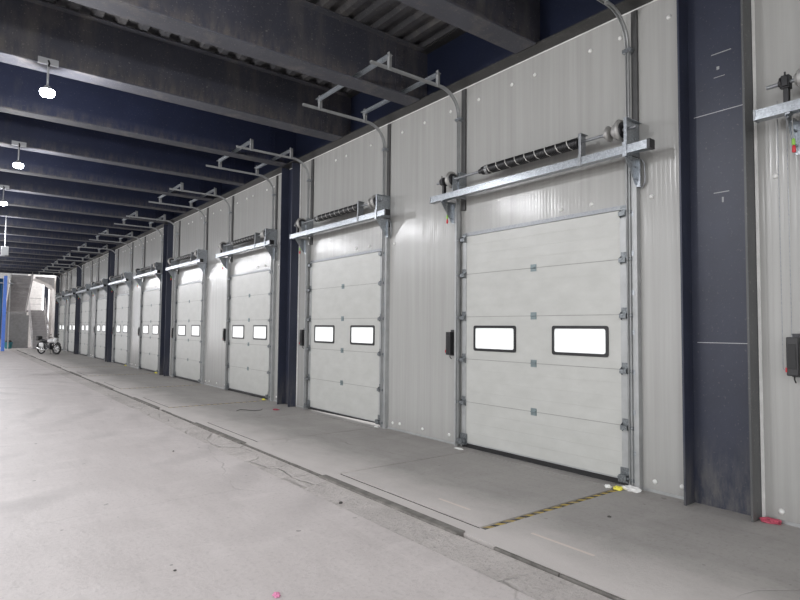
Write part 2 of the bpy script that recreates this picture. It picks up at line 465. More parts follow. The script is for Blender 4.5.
# ------------------------------------------------------------------ right wall
wall = empty('wall_right', (0, 0, 0)); wall['kind'] = 'structure'
def colspan(y0, y1):
    return None
edges = []
spans = []     # solid panels between doors / columns
prev = YBACK
cuts = sorted([(c-HW, c+HW, 'door') for c in DOORS]+[(c0, c1, 'col') for c0, c1 in COLS])
for y0, y1, kd in cuts:
    spans.append((prev, y0)); prev = y1
spans.append((prev, 50.0))
for y0, y1 in spans:
    if y1-y0 < .05: continue
    MB().box(D, D+.1, y0+.004, y1-.004, .012, TOP).build('wall_panel', 'panel', wall, .004)
for c in DOORS:
    MB().box(D, D+.1, c-HW-.004, c+HW+.004, DTOP-.02, TOP).build('wall_panel', 'panel', wall, .004)
    MB().box(D-.014, D+.001, c-HW, c+HW, 2.965, 3.02).build('lintel_rail', 'galv_dull', wall)
    MB().box(D-.05, D-.012, c-HW-.02, c+HW+.02, 2.965, 2.975).build('lintel_flange', 'galv_dull', wall)
# pale cover strips where a panel meets a column
for c0, c1 in COLS:
    MB().box(D-.012, D+.05, c0-.028, c0-.004, .0, TOP).box(D-.012, D+.05, c1+.004, c1+.02, .0, TOP).build('cover_strip', 'white', wall)
base = MB()
for y0, y1 in spans:
    if y1-y0 > .05: base.box(D-.012, D, y0+.03, y1-.03, .0, .028)
base.build('base_angle', 'zinc_white', wall)
MB().box(D-.008, D+.02, YBACK, YEND, TOP-.014, TOP-.001).build('top_trim', 'white', wall)
# screw caps
bc = MB().lathe((0, 0, 0), (-1, 0, 0), [(0, .024), (.006, .024), (.014, .015), (.017, .006)], 14)
proto = None
def bolt(y, z):
    global proto
    if proto is None: proto = bc.build('bolt_cap', 'white', wall); o = proto
    else: o = proto.copy(); COL.objects.link(o)
    o.location = (D-.001, y, z)
nb = 0
for k in range(4):
    for i in (1, 2):
        c = DOORS[2*k+i]; n2 = DOORS[2*k+i+1]
        for dy in (-1.19, -.81, 0., .38): bolt(c+dy, 4.90)
        if i == 1:
            for t in (5.65, 6.23, 6.83, 7.4):
                bolt(c+t-4.66, 4.89); nb += 1
                if t > 5.7: bolt(c+t-4.66, .12)
        for dy in (-.81, -.39): bolt(c+dy, 3.10)
        if k < 3: bolt(c-1.53, 3.06); bolt(c-1.53, .11)
for y, z in ((2.81+.02, .12), (1.97, .10), (1.96, 3.04), (2.9, 4.9), (1.9, 4.9)): bolt(y, z)

MB_l = MB().box(XL-.12, XL, 13, 37, 0, DECK+.25); struct('wall_left_added', MB_l, 'plaster_gray')  # unseen wall added to hold daylight back from the far doors

# ------------------------------------------------------------------ ceiling: roof decking, edge girder
pr = []; x = XL; P_ = .30
dk = MB()
top = []
while x < D+.05:
    top += [(x, DECK), (x+.10, DECK), (x+.14, DECK+.07), (x+.26, DECK+.07)]
    x += P_
n = len(top); vs = [(p[0], YBACK, p[1]) for p in top]+[(p[0], YEND, p[1]) for p in top]
vs += [(p[0], YBACK, p[1]+.006) for p in top]+[(p[0], YEND, p[1]+.006) for p in top]
fs = [(i, i+1, i+1+n, i+n) for i in range(n-1)]+[(i+2*n, i+3*n, i+1+3*n, i+1+2*n) for i in range(n-1)]
dk.add(vs, fs)
ceil = struct('ceiling', dk, 'deck')
MB().box(XL, D+.3, YBACK, YEND, DECK+.08, DECK+.25).build('roof_slab', 'plaster_gray', ceil)

gr = empty('edge_girder', (5.75, (YBACK+YEND)/2, TOP))
L = (YEND-YBACK)/2
MB().box(-.235, .20, -L, L, .002, .022).build('bottom_flange', 'girder_flange', gr)
MB().box(.03, .05, -L, L, .022, .86).build('web', 'girder', gr)
MB().box(-.12, .20, -L, L, .86, .878).build('top_flange', 'girder_flange', gr)
tag(gr, 'long dark steel edge girder running along the top of the white door wall', 'steel girder')

# crossing beams
BEAMS = [.16+2.22*k for k in range(-2, 22) if .16+2.22*k < YEND]
BEAMS = [y for y in BEAMS if y > -2.3]
bproto = fproto = None
def make_beam(hw=.16, wm='beam_web_lit'):
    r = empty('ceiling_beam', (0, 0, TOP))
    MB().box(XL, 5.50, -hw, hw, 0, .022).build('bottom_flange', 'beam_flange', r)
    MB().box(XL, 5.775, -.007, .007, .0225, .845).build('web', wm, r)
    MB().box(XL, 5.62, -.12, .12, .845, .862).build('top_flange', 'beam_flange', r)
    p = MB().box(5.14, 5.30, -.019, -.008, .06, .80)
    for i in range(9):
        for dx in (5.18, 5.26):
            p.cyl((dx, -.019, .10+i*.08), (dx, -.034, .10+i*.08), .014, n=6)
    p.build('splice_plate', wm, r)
    return r
nbm = 0
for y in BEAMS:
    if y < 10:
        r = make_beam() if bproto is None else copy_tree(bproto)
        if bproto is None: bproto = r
    else:
        r = make_beam(.125, 'beam_web') if fproto is None else copy_tree(fproto)
        if fproto is None: fproto = r
    r.location = (0, y, TOP)
    if y < 4: lb = 'dark steel ceiling beam above and behind the camera, %s' % ('over the nearest column' if y > 2 else 'overhead at the camera' if y > 0 else 'the rearmost one')
    else:
        nbm += 1
        lb = 'dark steel ceiling beam crossing to the door wall, %s in view from the camera' % ORD[nbm]
    tag(r, lb, 'ceiling beam', 'steel beams crossing under the roof decking')

# ------------------------------------------------------------------ columns
def make_column(c0, c1):
    w = c1-c0
    r = empty('steel_column', (D, (c0+c1)/2, 0)); h = w/2
    MB().box(-.005, .012, -h+.018, h-.018, 0, TOP-.002).build('web', 'col_web', r)
    MB().box(-.19, .30, -h, -h+.018, 0, TOP-.001).build('flange', 'col_flange_lit' if c0 < 5 else 'col_web', r)
    MB().box(-.19, .30, h-.018, h, 0, TOP-.001).build('flange', 'col_web', r)
    return r
clab = ['navy steel column right of the nearest full door, by the right edge of the photo', 'navy steel column between the second and third full doors',
        'navy steel column between the fourth and fifth full doors', 'navy steel column between the sixth and seventh full doors',
        'navy steel column between the eighth and ninth full doors', 'navy steel column past the tenth full door, at the stair end']
for i, (c0, c1) in enumerate(COLS):
    r = make_column(c0, c1)
    tag(r, clab[i], 'steel column', 'navy steel columns standing along the door wall')
    if i == 0:
        q = MB(); yc = (c0+c1)/2
        for (ya, za, yb, zb) in ((2.66, 3.765, 2.17, 3.755), (2.66, 1.545, 2.17, 1.55)):
            q.box(-.008, -.005, yb-yc, ya-yc, za-.004, za+.003)
        q.build('weld_seam', 'light_steel', r)
        q = MB(); q.box(-.008, -.005, -.12, .06, 4.33, 4.338).box(-.008, -.005, -.08, .06, 2.975, 2.983).box(-.009, -.005, -.012, .012, 4.175, 4.205).box(-.008, -.005, -.06, .04, 4.10, 4.106).box(-.008, -.005, -.03, -.015, 2.88, 2.93)
        q.build('chalk_mark', 'gray_plastic', r)

# ------------------------------------------------------------------ sectional doors
JOINT = [.075, .64, 1.235, 1.825, 2.425, 2.965]
XF, XB = -.035, .012
def make_door():
    r = empty('door_1', (D, 0, 0)); r['kind'] = 'structure'
    wy = [(-1.03, -.29), (.29, 1.03)]
    for s in range(5):
        z0, z1 = JOINT[s]+.004, JOINT[s+1]-.004
        m = MB()
        if s != 2:
            nz = 4; hh = (z1-z0)/nz
            for j in range(nz):
                a = z0+j*hh; m.box(XF, XB, -HW, HW, a+(.005 if j else 0), a+hh-.0)
                if j: m.box(XF+.003, XB, -HW, HW, a-.0, a+.005)
            m.build('door_section', 'door', r)
        else:
            a0, a1 = 1.365, 1.695
            ysplit = [-HW, wy[0][0], wy[0][1], wy[1][0], wy[1][1], HW]
            for (u, v) in ((-HW, wy[0][0]), (wy[0][1], wy[1][0]), (wy[1][1], HW)): m.box(XF, XB, u, v, z0, z1)
            for (u, v) in wy: m.box(XF, XB, u, v, z0, a0).box(XF, XB, u, v, a1, z1)
            m.build('door_section', 'door', r)
            for (u, v) in wy:
                # rounded black frame: outer and inner rounded rectangles
                def rr(y0, y1, zz0, zz1, rad, n=5):
                    pts = []
                    for cx, cz, a in ((y1-rad, zz1-rad, 0), (y0+rad, zz1-rad, 90), (y0+rad, zz0+rad, 180), (y1-rad, zz0+rad, 270)):
                        for k in range(n+1):
                            t = math.radians(a+90*k/n); pts.append((cx+rad*math.cos(t), cz+rad*math.sin(t)))
                    return pts
                o_ = rr(u-.008, v+.008, a0-.008, a1+.008, .03); i_ = rr(u+.026, v-.026, a0+.026, a1-.026, .025)
                nn = len(o_); fm = MB()
                xa, xb = XF-.012, XF+.004
                vs = [(xa, *p) for p in o_]+[(xa, *p) for p in i_]+[(xb, *p) for p in o_]+[(xb, *p) for p in i_]
                fs = []
                for k in range(nn):
                    k2 = (k+1) % nn
                    fs += [(k, k2, nn+k2, nn+k), (2*nn+k, 3*nn+k, 3*nn+k2, 2*nn+k2), (k, 2*nn+k, 2*nn+k2, k2), (nn+k, nn+k2, 3*nn+k2, 3*nn+k)]
                fm.add(vs, fs)
                wf = fm.build('window_frame', 'black_plastic', r)
                MB().box(XF-.008, XF-.004, u+.02, v-.02, a0+.02, a1-.02).build('window_pane', 'glass', wf)
    j = MB()
    for z in JOINT[1:5]: j.box(XF+.003, XB-.004, -HW, HW, z-.0045, z+.0045)
    j.build('joint', 'groove', r)
    for sgn in (-1, 1):
        e = MB().box(XF-.006, XF, sgn*HW, sgn*(HW-.075), .05, 2.955); e.build('end_cap', 'zinc_white', r)
    MB().box(XF-.004, XB+.004, -HW, HW, .012, .070).build('bottom_seal', 'black', r)
    MB().box(XF-.006, XB, -HW, HW, .070, .084).build('bottom_rail', 'zinc_white', r)
    # centre hinges
    for z in JOINT[1:5]:
        h = MB()
        h.box(XF-.004, XF, -.045, .045, z+.006, z+.045).box(XF-.004, XF, -.045, .045, z-.045, z-.006)
        h.cyl((XF-.008, -.04, z), (XF-.008, .04, z), .009, n=10)
        for dy in (-.028, .028):
            for dz in (-.027, .027): h.cyl((XF-.003, dy, z+dz), (XF-.009, dy, z+dz), .006, n=6)
        h.build('hinge', 'hinge', r)
    # side roller hinges
    for z in [.10]+JOINT[1:5]+[2.93]:
        for sgn in (-1, 1):
            y = sgn*(HW-.03); h = MB()
            h.box(XF-.010, XF-.004, y-.035, y+.035, z-.045, z+.075)
            h.prism([(XF-.008, z-.06), (XF-.008, z+.035), (XF-.045, z+.01), (XF-.055, z-.03)], 'y', y-.045, y-.040)
            h.prism([(XF-.008, z-.06), (XF-.008, z+.035), (XF-.045, z+.01), (XF-.055, z-.03)], 'y', y+.030, y+.035)
            h.box(XF-.058, XF-.040, y-.045, y+.035, z-.04, z+.008)
            h.cyl((XF-.035, y-.05, z-.012), (XF-.035, y+sgn*.11, z-.012), .007, n=8)
            h.cyl((XF-.035, y+sgn*.085, z-.012), (XF-.035, y+sgn*.112, z-.012), .022, n=14)
            h.build('roller_hinge', 'hinge_dark', r)
    for sgn in (-1, 1):
        y = sgn*(HW-.03); h = MB()
        h.box(XF-.06, XF-.008, y-.06, y+.06, .052, .066).box(XF-.014, XF-.006, y-.07, y+.06, .05, .20)
        h.box(XF-.075, XF-.03, y-.04, y+.05, .07, .13).cyl((XF-.05, y-.07, .10), (XF-.05, y+.07, .10), .012, n=10)
        h.build('bottom_bracket', 'hinge_dark', r)
    return r
door0 = make_door(); DRS = []
for i, c in enumerate(DOORS):
    r = door0 if i == 0 else copy_tree(door0)
    r.name = 'door_%d' % (i+1); r.location = (D, c, 0)
    r['label'] = 'white sectional dock door with two small windows, %s' % ('out of frame beyond the nearest column' if i == 0 else
        'largest and nearest full one in the photo' if i == 1 else '%s full door counted from the camera' % ORD[i])
    DRS.append(r)
    if i == 2:                                    # this door stands a little open: daylight shows under its seal
        for ch in r.children:
            if ch.name.startswith('bottom_seal'):
                ch.data = ch.data.copy()
                for v in ch.data.vertices:
                    if v.co.z < .03: v.co.z = .052 if v.co.y < 0 else .02

# ------------------------------------------------------------------ tracks
def make_track(s):
    """s=+1: side nearer the stairs; s=-1: side nearer the camera. Door centre at y 0."""
    r = empty('door_track', (D, 0, 0)); y = s*(1.318 if s < 0 else 1.325)
    a0, a1 = (1.235, 1.312) if s > 0 else (1.335, 1.40)
    MB().box(-.030, -.001, s*a0, s*a1, 3.35, TOP-.03).build('upper_angle', 'shaded_angle', r)
    MB().box(-.070, -.001, s*1.342, s*1.40, 0, 3.35).build('wall_angle', 'zinc_white', r)
    for k in range(7):
        z = .35+k*.42
        MB().box(-.074, -.070, s*1.335, s*1.365, z, z+.05).build('track_bracket', 'galv', r)
    path = [(-.072, .02), (-.072, 4.72)]
    for k in range(1, 10):
        a = (PI/2)*k/9; path.append((-.072-.36*(1-math.cos(a)), 4.72+.36*math.sin(a)))
    path.append((-1.63, 5.08))
    t = .0035
    prof = [(-.012, y-.019), (.022, y-.019), (.022, y-.014), (-.006, y-.014), (-.006, y+.014), (.022, y+.014), (.022, y+.019), (-.012, y+.019)]
    MB().sweep_xz(path, prof).build('rail', 'zinc_white', r)
    hx = MB()
    hx.box(-.10, -.001, y-.05, y+.05, 4.66, 4.70).build('fixing_clip', 'galv', r)
    for X in (-1.33, -.48):
        h = MB().box(X-.035, X+.035, y-.005, y+.005, 5.06, 5.275).box(X-.035, X-.029, y-.045, y+.005, 5.06, 5.275)
        h.cyl((X, y-.012, 5.07), (X, y+.012, 5.07), .012, n=6)
        h.prism([(y-.004, 5.20), (y-.004, 5.25), (y-.07, 5.225)], 'x', X-.004, X)
        h.build('hanger', 'zinc_white', r)
    return r
TP = {s: make_track(s) for s in (-1, 1)}
TR = {}
def dname(i): return 'nearest door, outside the frame' if i == 0 else '%s full door from the camera' % ORD[i]
for i, c in enumerate(DOORS):
    for s in (-1, 1):
        r = TP[s] if i == 0 else copy_tree(TP[s])
        r.location = (D, c, 0)
        tag(r, 'galvanised curved track at the %s side of the %s' % ('right' if s < 0 else 'left', dname(i)), 'door track', 'door tracks on the right wall')
# cross angles joining the horizontal rails of neighbouring doors, interrupted by the beam webs
for i in range(len(DOORS)-1):
    ya, yb = DOORS[i]+1.32, DOORS[i+1]-1.32
    for X, nm in ((-1.36, 'outer'), (-.51, 'inner')):
        m = MB()
        cutsy = [ya-.03]+[v for y in BEAMS if ya < y < yb for v in (y-.009, y+.009)]+[yb+.03]
        cutc = []
        for j in range(0, len(cutsy), 2):
            m.box(X-.004, X, cutsy[j], cutsy[j+1], 5.176, 5.226).box(X-.045, X-.004, cutsy[j], cutsy[j+1], 5.222, 5.226)
        o = m.build('cross_angle', 'galv', None)
        me = o.data; o.location = (D, 0, 0)
        tag(o, '%s ceiling cross angle linking tracks of the %s and %s full doors' % (nm, 'hidden' if i == 0 else ORD[i], ORD[i+1]), 'track support', 'cross angles holding the door tracks')

# ------------------------------------------------------------------ torsion spring assemblies
def make_spring():
    r = empty('torsion_spring_assembly', (D, 0, 0))
    xb, zs = -.235, 3.765
    xf, zb0, zb1 = -.300, 3.487, 3.575
    bar = MB()
    y0, y1 = -1.68, 1.68
    bar.box(xf, xf+.005, y0, y1, zb0+.028, zb1).box(xf-.006, xf, y0, y1, zb0, zb0+.030).box(xf, xf+.085, y0, y1, zb1-.005, zb1).box(xf-.003, xf+.085, y0, y1, zb0, zb0+.005)
    bar.box(xf+.080, xf+.085, y0, y1, zb0+.005, zb0+.03).box(xf-.004, xf, y0, y1, zb1-.012, zb1)
    bo = bar.build('support_bar', 'galv', r)
    for y in (y0, y1):
        MB().box(xf-.009, xf+.09, y-.004 if y < 0 else y-.01, y+.028 if y < 0 else y+.004, zb0-.004, zb1+.004).build('end_cap', 'black_plastic' if y < 0 else 'galv_dull', bo)
    MB().cyl((xb, -1.50, zs), (xb, 1.60, zs), .017, n=12).build('shaft', 'galv_dull', r)
    n = 60; pts = []
    ya, yb = -.82, .62
    for k in range(n*8+1):
        t = k/(n*8); a = 2*PI*n*t; pts.append((xb+.052*math.cos(a), ya+(yb-ya)*t, zs+.052*math.sin(a)))
    sp = MB().tube(pts, .0165, 5); sp.cyl((xb, ya, zs), (xb, yb, zs), .057, n=16)
    so = sp.build('spring', 'spring', r)
    MB().lathe((xb, .62, zs), (0, 1, 0), [(0, .048), (.03, .048), (.035, .056), (.06, .056), (.065, .038), (.12, .034)], 20).build('winding_cone', 'black_plastic', so)
    MB().lathe((xb, .57, zs), (0, 1, 0), [(0, .064), (.04, .064)], 20).build('collar', 'gray_plastic', so)
    # centre plate standing on the bar
    m = MB().box(-.305, -.17, -.853, -.847, 3.50, 3.845).box(-.305, -.300, -.885, -.847, 3.56, 3.845).box(-.312, -.305, -.885, -.847, 3.475, 3.60).box(-.305, -.17, -.885, -.847, 3.840, 3.845)
    m.cyl((xb, -.865, zs), (xb, -.835, zs), .028, n=18)
    m.build('centre_plate', 'galv_dull', r)
    for y, xa in ((1.235, -.17), (-1.40, -.300)):
        m = MB().box(xa, -.008, y-.003, y+.003, 3.50, 3.87).box(xa, -.008, y-.035, y+.003, 3.865, 3.87).box(xa, xa+.005, y-.03, y+.003, 3.565, 3.87)
        if y < 0:
            m.box(-.314, -.306, y-.035, y+.012, 3.455, 3.61); m.cyl((xb, y-.014, zs), (xb, y+.014, zs), .030, n=18)
        else: m.box(-.27, -.17, y-.003, y+.003, 3.58, 3.80)
        for dz in (3.60, 3.68, 3.80): m.cyl((-.10, y-.012, dz), (-.10, y, dz), .010, n=6)
        m.build('end_plate', 'galv', r)
    for yy in (1.44, -1.41):
        g = MB().prism([(-.300, 3.485), (-.010, 3.485), (-.072, 3.19), (-.10, 3.19), (-.300, 3.46)], 'y', yy, yy+.006)
        g.box(-.300, -.22, yy-.03, yy+.006, 3.474, 3.485).box(-.080, -.072, yy-.04, yy+.006, 3.17, 3.463)
        for p in ((-.26, 3.46), (-.18, 3.44), (-.10, 3.38), (-.10, 3.25)): g.cyl((p[0], yy-.012, p[1]), (p[0], yy, p[1]), .009, n=6)
        g.build('gusset', 'galv', r)
    prof = [(0, .045), (.004, .112), (.022, .120), (.030, .106), (.045, .092), (.075, .084), (.085, .078), (.090, .055), (.11, .05), (.115, .02)]
    for y, d in ((1.27, 1), (-1.345, 1)):
        dr = MB().lathe((xb, y, zs), (0, d, 0), prof, 28); o = dr.build('cable_drum', 'cast', r)
        MB().lathe((xb, y-.006, zs), (0, 1, 0), [(0, .030), (.001, .085), (.004, .085), (.005, .03)], 20).build('drum_face', 'dark_steel', o)
    MB().lathe((xb, -1.21, zs), (0, 1, 0), [(0, .03), (.004, .070), (.02, .086), (.03, .086), (.034, .05), (.07, .04)], 24).build('coupling_drum', 'cast', r)
    for y in (1.29, -1.32):
        MB().cyl((xb+.085, y, zs), (-.055, y+(.03 if y > 0 else .04), .18), .002, n=6).build('lifting_cable', 'galv_dull', r)
    h = MB().box(-.275, -.195, 1.42, 1.48, 3.71, 3.82).box(-.295, -.26, 1.425, 1.47, 3.72, 3.80).box(-.26, -.21, 1.43, 1.47, 3.57, 3.72).box(-.275, -.19, 1.41, 1.49, 3.566, 3.58)
    h.lathe((xb-.01, 1.475, zs), (0, 1, 0), [(0, .050), (.015, .053), (.02, .028), (.03, .026)], 16)
    h.cyl((-.285, 1.445, 3.78), (-.285, 1.445, 3.84), .008, n=8)
    h.build('chain_hoist', 'black_plastic', r, .003)
    pc = MB().tube([(-.20, 1.42, 3.60), (-.205, 1.425, 3.40), (-.20, 1.42, 3.26)], .003, 6).build('pull_cord', 'cord', r)
    MB().lathe((-.20, 1.42, 3.285), (0, 0, -1), [(0, .006), (.008, .013), (.05, .014), (.058, .008)], 10).build('green_tag', 'green', pc)
    MB().lathe((-.20, 1.418, 3.225), (0, 0, -1), [(0, .008), (.01, .013), (.055, .016), (.062, .010)], 10).build('red_tag', 'red', pc)
    MB().tube([(-.06, -1.455, 3.46), (-.04, -1.475, 3.42), (-.035, -1.48, 3.28), (-.035, -1.475, 3.21), (-.03, -1.45, 3.18), (-.02, -1.42, 3.17)], .008, 8).build('cable_loop', 'galv_dull', r)
    return r
sp0 = make_spring()
for i, c in enumerate(DOORS):
    r = sp0 if i == 0 else copy_tree(sp0)
    r.location = (D, c, 0)
    tag(r, ('galvanised bar with black chain hoist cut by the right edge of the photo' if i == 0 else
            'torsion spring on a galvanised bar above the largest, nearest full door' if i == 1 else
            'torsion spring on a galvanised bar above the %s full door from the camera' % ORD[i]), 'door spring assembly', 'torsion spring assemblies above the doors')
# hand chain hanging at the near hoist
pts = [(0, 0, 3.68-.02*k) for k in range(118)]+[(0, .035, 1.30)]+[(0, .07, 1.34+.02*k) for k in range(118)]
hc = MB().tube(pts, .003, 5, radii=[.0045 if k % 2 else .0018 for k in range(len(pts))])
ho = hc.build('hand_chain', 'galv_dull', None); ho.location = (D-.10, DOORS[0]+1.50, 0)
tag(ho, 'thin double steel hand chain hanging down the white panel at the right edge', 'chain')

# ------------------------------------------------------------------ control boxes
def make_box():
    r = empty('control_box', (D, 0, 1.28))
    MB().box(-.105, -.02, -.045, .045, 0, .33).build('housing', 'black_plastic', r, .008)
    MB().box(-.02, -.001, -.03, .03, -.012, .36).build('back_plate', 'dark_steel', r)
    MB().box(-.112, -.104, -.03, .03, .06, .27).build('cover', 'black', r, .003)
    MB().box(-.110, -.09, .040, .050, .03, .07).build('red_trim', 'red', r)
    MB().tube([(-.06, 0, .0), (-.06, 0, -.03), (-.03, .0, -.06)], .006, 6).build('cable_stub', 'black', r)
    return r
cb0 = make_box()
for i, c in enumerate(DOORS):
    if i == 10: continue
    r = cb0 if i == 0 else copy_tree(cb0)
    r.location = (D, c+1.50, 1.28)
    tag(r, ('black control box on the white panel at the right edge of the photo' if i == 0 else
            'black control box on the wall left of the %s full door' % ORD[i]), 'control box', 'black control boxes beside the doors')

# ------------------------------------------------------------------ hanging lamps
def make_lamp():
    r = empty('hanging_lamp', (0, 0, TOP))
    MB().box(-.12, .12, -.008, .004, .0, .075).box(-.12, .12, -.008, .03, -.008, .0).build('beam_clamp', 'light_steel', r)
    MB().tube([(.0, -.012, .04), (.01, -.03, .0), (0, -.035, -.05)], .012, 8).build('cable', 'black', r)
    MB().cyl((0, -.02, .0), (0, -.02, -.33), .014, n=12).build('pole', 'light_steel', r)
    hd = MB().lathe((0, -.02, -.31), (0, 0, -1), [(0, .03), (.02, .045), (.05, .075), (.06, .08)], 24).build('lamp_head', 'light_steel', r)
    MB().lathe((0, -.02, -.371), (0, 0, -1), [(0, .085), (.03, .09), (.07, .075), (.085, .02)], 24).build('lens', 'led', hd)
    return r
lm0 = make_lamp()
LY = [4.6+4.44*k-.17 for k in range(-1, 9)]
for k, y in enumerate(LY):
    r = lm0 if k == 0 else copy_tree(lm0)
    r.location = (.86, y, TOP)
    ld = bpy.data.lights.new('lamp_light', 'POINT'); ld.energy = LAMP_W*.76; ld.color = (.97, .97, 1); ld.shadow_soft_size = .07
    lo = bpy.data.objects.new('lamp_light', ld); COL.objects.link(lo); lo.parent = r; lo.location = (0, -.02, -.56)
    if k == 0:
        sd = bpy.data.lights.new('lamp_beam', 'SPOT'); sd.energy = LAMP_W*.37; sd.color = (.97, .97, 1); sd.shadow_soft_size = .07
        sd.spot_size = math.radians(168); sd.spot_blend = .5
    so_ = bpy.data.objects.new('lamp_beam', sd); COL.objects.link(so_); so_.parent = r; so_.location = (0, -.02, -.56)
    lab = {0: 'lit lamp hanging overhead behind the camera', 1: 'lit lamp hanging overhead, above the top left of the frame', 2: 'lit white lamp hanging from a beam, largest and topmost in the photo',
           3: 'lit white lamp hanging from a beam, middle one of the three in the photo', 4: 'lit white lamp at the left edge, lowest and farthest of the three'}.get(k, 'lit lamp down the hall beyond the left edge, %s in the row' % ORD[k+1])
    tag(r, lab, 'lamp', 'lamps hanging under the ceiling beams')
for k, y in enumerate(LY[:8]):  # unseen second row, added to brighten the floor
    r = copy_tree(lm0)
    r.location = (-3.6, y, TOP)
    tag(r, 'added unseen fill lamp, second row past the left edge, %s in row' % ORD[k+1], 'lamp', 'added fill lamps in a second row, out of frame')
# unlit pale fitting hanging under a far beam at the left edge
r = empty('hanging_junction_box', (1.18, 22.22, TOP))
MB().box(-.10, .10, -.06, .06, -1.28, -1.0).build('housing', 'light_steel', r, .01)
MB().cyl((0, 0, .01), (0, 0, -1.0), .014, n=8).build('drop_rod', 'light_steel', r)
MB().box(-.28, .0, -.02, .02, -1.30, -1.27).build('arm', 'light_steel', r)
tag(r, 'unlit pale grey box hanging on a rod from a far beam at the left edge', 'junction box')

# ------------------------------------------------------------------ hazard tape strips
def tape(i, y, x0, x1, desc):
    m = MB(); n = 40; vs = []
    for k in range(n+1):
        x = x0+(x1-x0)*k/n; w = .022+random.uniform(-.003, .003); yy = y+random.uniform(-.004, .004)
        vs += [(x, yy-w, .0025), (x, yy+w, .0025), (x, yy+w, .0), (x, yy-w, .0)]
    fs = []
    for k in range(n):
        a = 4*k; b = a+4
        fs += [(a, b, b+1, a+1), (a+1, b+1, b+2, a+2), (a, a+3, b+3, b)]
    m.add(vs, fs); o = m.build('hazard_tape', 'tape', None)
    tag(o, desc, 'hazard tape', 'hazard tape on the floor beside levelers')
tape(1, 3.40, 3.52, 5.50, 'black and yellow hazard tape on the floor before the nearest full door')
tape(3, 12.20-.03, 3.50, 5.62, 'black and yellow hazard tape before the third full door from the camera')
tape(4, 16.47, 3.5, 5.62, 'black and yellow hazard tape before the fourth full door from the camera')
tape(5, 21.27, 3.5, 5.66, 'black and yellow hazard tape before the fifth full door from the camera')
tape(6, 25.76, 3.5, 5.66, 'black and yellow hazard tape before the sixth full door from the camera')

# ------------------------------------------------------------------ litter
def blob(name, loc, size, m, label, cat, seed, rz=0, group=None):
    rnd = random.Random(seed); b_ = MB(); n, k = 14, 8; vs = []
    for j in range(k+1):
        t = PI*j/k
        for i in range(n):
            a = 2*PI*i/n; q = 1+rnd.uniform(-.28, .28)
            vs.append((size[0]*math.sin(t)*math.cos(a)*q, size[1]*math.sin(t)*math.sin(a)*q, max(-size[2]*.55, size[2]*math.cos(t)*q)+size[2]*.56))
    b_.add(vs, [(j*n+i, (j+1)*n+i, (j+1)*n+(i+1) % n, j*n+(i+1) % n) for j in range(k) for i in range(n)])
    o = b_.build(name, m, None); o.location = loc; o.rotation_euler = (0, 0, rz)
    return tag(o, label, cat, group)
blob('plastic_scrap', (5.52, 3.40, 0), (.05, .045, .022), 'yellow', 'crumpled yellow scrap at the end of the hazard tape, nearest full door', 'litter', 1)
blob('plastic_film', (5.60, 3.30, 0), (.06, .10, .028), 'scrap_white', 'crumpled white film on the floor at the right foot of the nearest full door', 'litter', 2)
blob('plastic_film', (5.50, 3.50, 0), (.03, .04, .02), 'scrap_white', 'small bit of white film beside the hazard tape end', 'litter', 22)
blob('plastic_film', (5.56, 5.84, 0), (.035, .075, .010), 'scrap_white', 'white scrap lying at the left foot of the nearest full door', 'litter', 3)
blob('red_sack', (5.66, 2.03, 0), (.035, .085, .026), 'scrap_red', 'crumpled dark red sack scrap at the base of the nearest column', 'litter', 4, .3)
blob('red_sack', (5.15, 10.68, 0), (.06, .07, .014), 'scrap_red', 'flat red scrap on the apron before the second navy column', 'litter', 5)
blob('paper_scrap', (1.63, 3.32, 0), (.022, .03, .012), 'scrap_pink', 'small pink scrap on the open floor at the bottom of the photo', 'litter', 6)
for j, (x, y, sz) in enumerate(((5.62, 12.30, 1), (5.68, 21.30, 1.6), (5.68, 25.8, 1.8), (5.64, 7.90, .8))):
    blob('plastic_scrap', (x, y, 0), (.035*sz, .06*sz, .02*sz), 'yellow' if j < 3 else 'scrap_white',
         ['yellow scrap on the floor at the foot of the third full door', 'yellow scrap on the floor at the foot of the fifth full door',
          'yellow scrap on the floor at the foot of the sixth full door', 'white scrap on the floor at the right foot of the second full door'][j], 'litter', 10+j)
w = MB().tube([(4.45+.5*t+.02*math.sin(9*t), 10.9+.10*math.sin(7*t)+.06*math.cos(3*t), .006+.004*abs(math.sin(11*t))) for t in [k/24 for k in range(25)]], .005, 6)
tag(w.build('black_wire', 'black', None), 'bent piece of black wire lying on the apron by the second column', 'wire')
# stone chips on the open floor (each one its own object)
chip_me = None
spots = [(1.24, 4.06, .009, 'small dark stone chip on the open floor near the bottom left'), (2.35, 7.9, .012, 'small dark stone chip on the open floor midway to the kerb'),
         (4.65, 2.95, .014, 'small dark stone chip on the apron right of the hazard tape'), (2.95, 4.7, .018, 'small dark stone chip on the broken strip beside the kerb')]
for j, (x, y, s, lb) in enumerate(spots):
    if chip_me is None:
        o = blob('stone_chip', (x, y, 0), (1.2, .9, .6), 'stone', 'x', 'stone chip', 30); chip_me = o
    else: o = chip_me.copy(); COL.objects.link(o)
    zz = -.006 if 2.886 < x < 3.27 else 0
    o.location = (x, y, zz); o.scale = (s, s, s); o.rotation_euler = (0, 0, j*1.3)
    o['label'] = lb; o['category'] = 'stone chip'

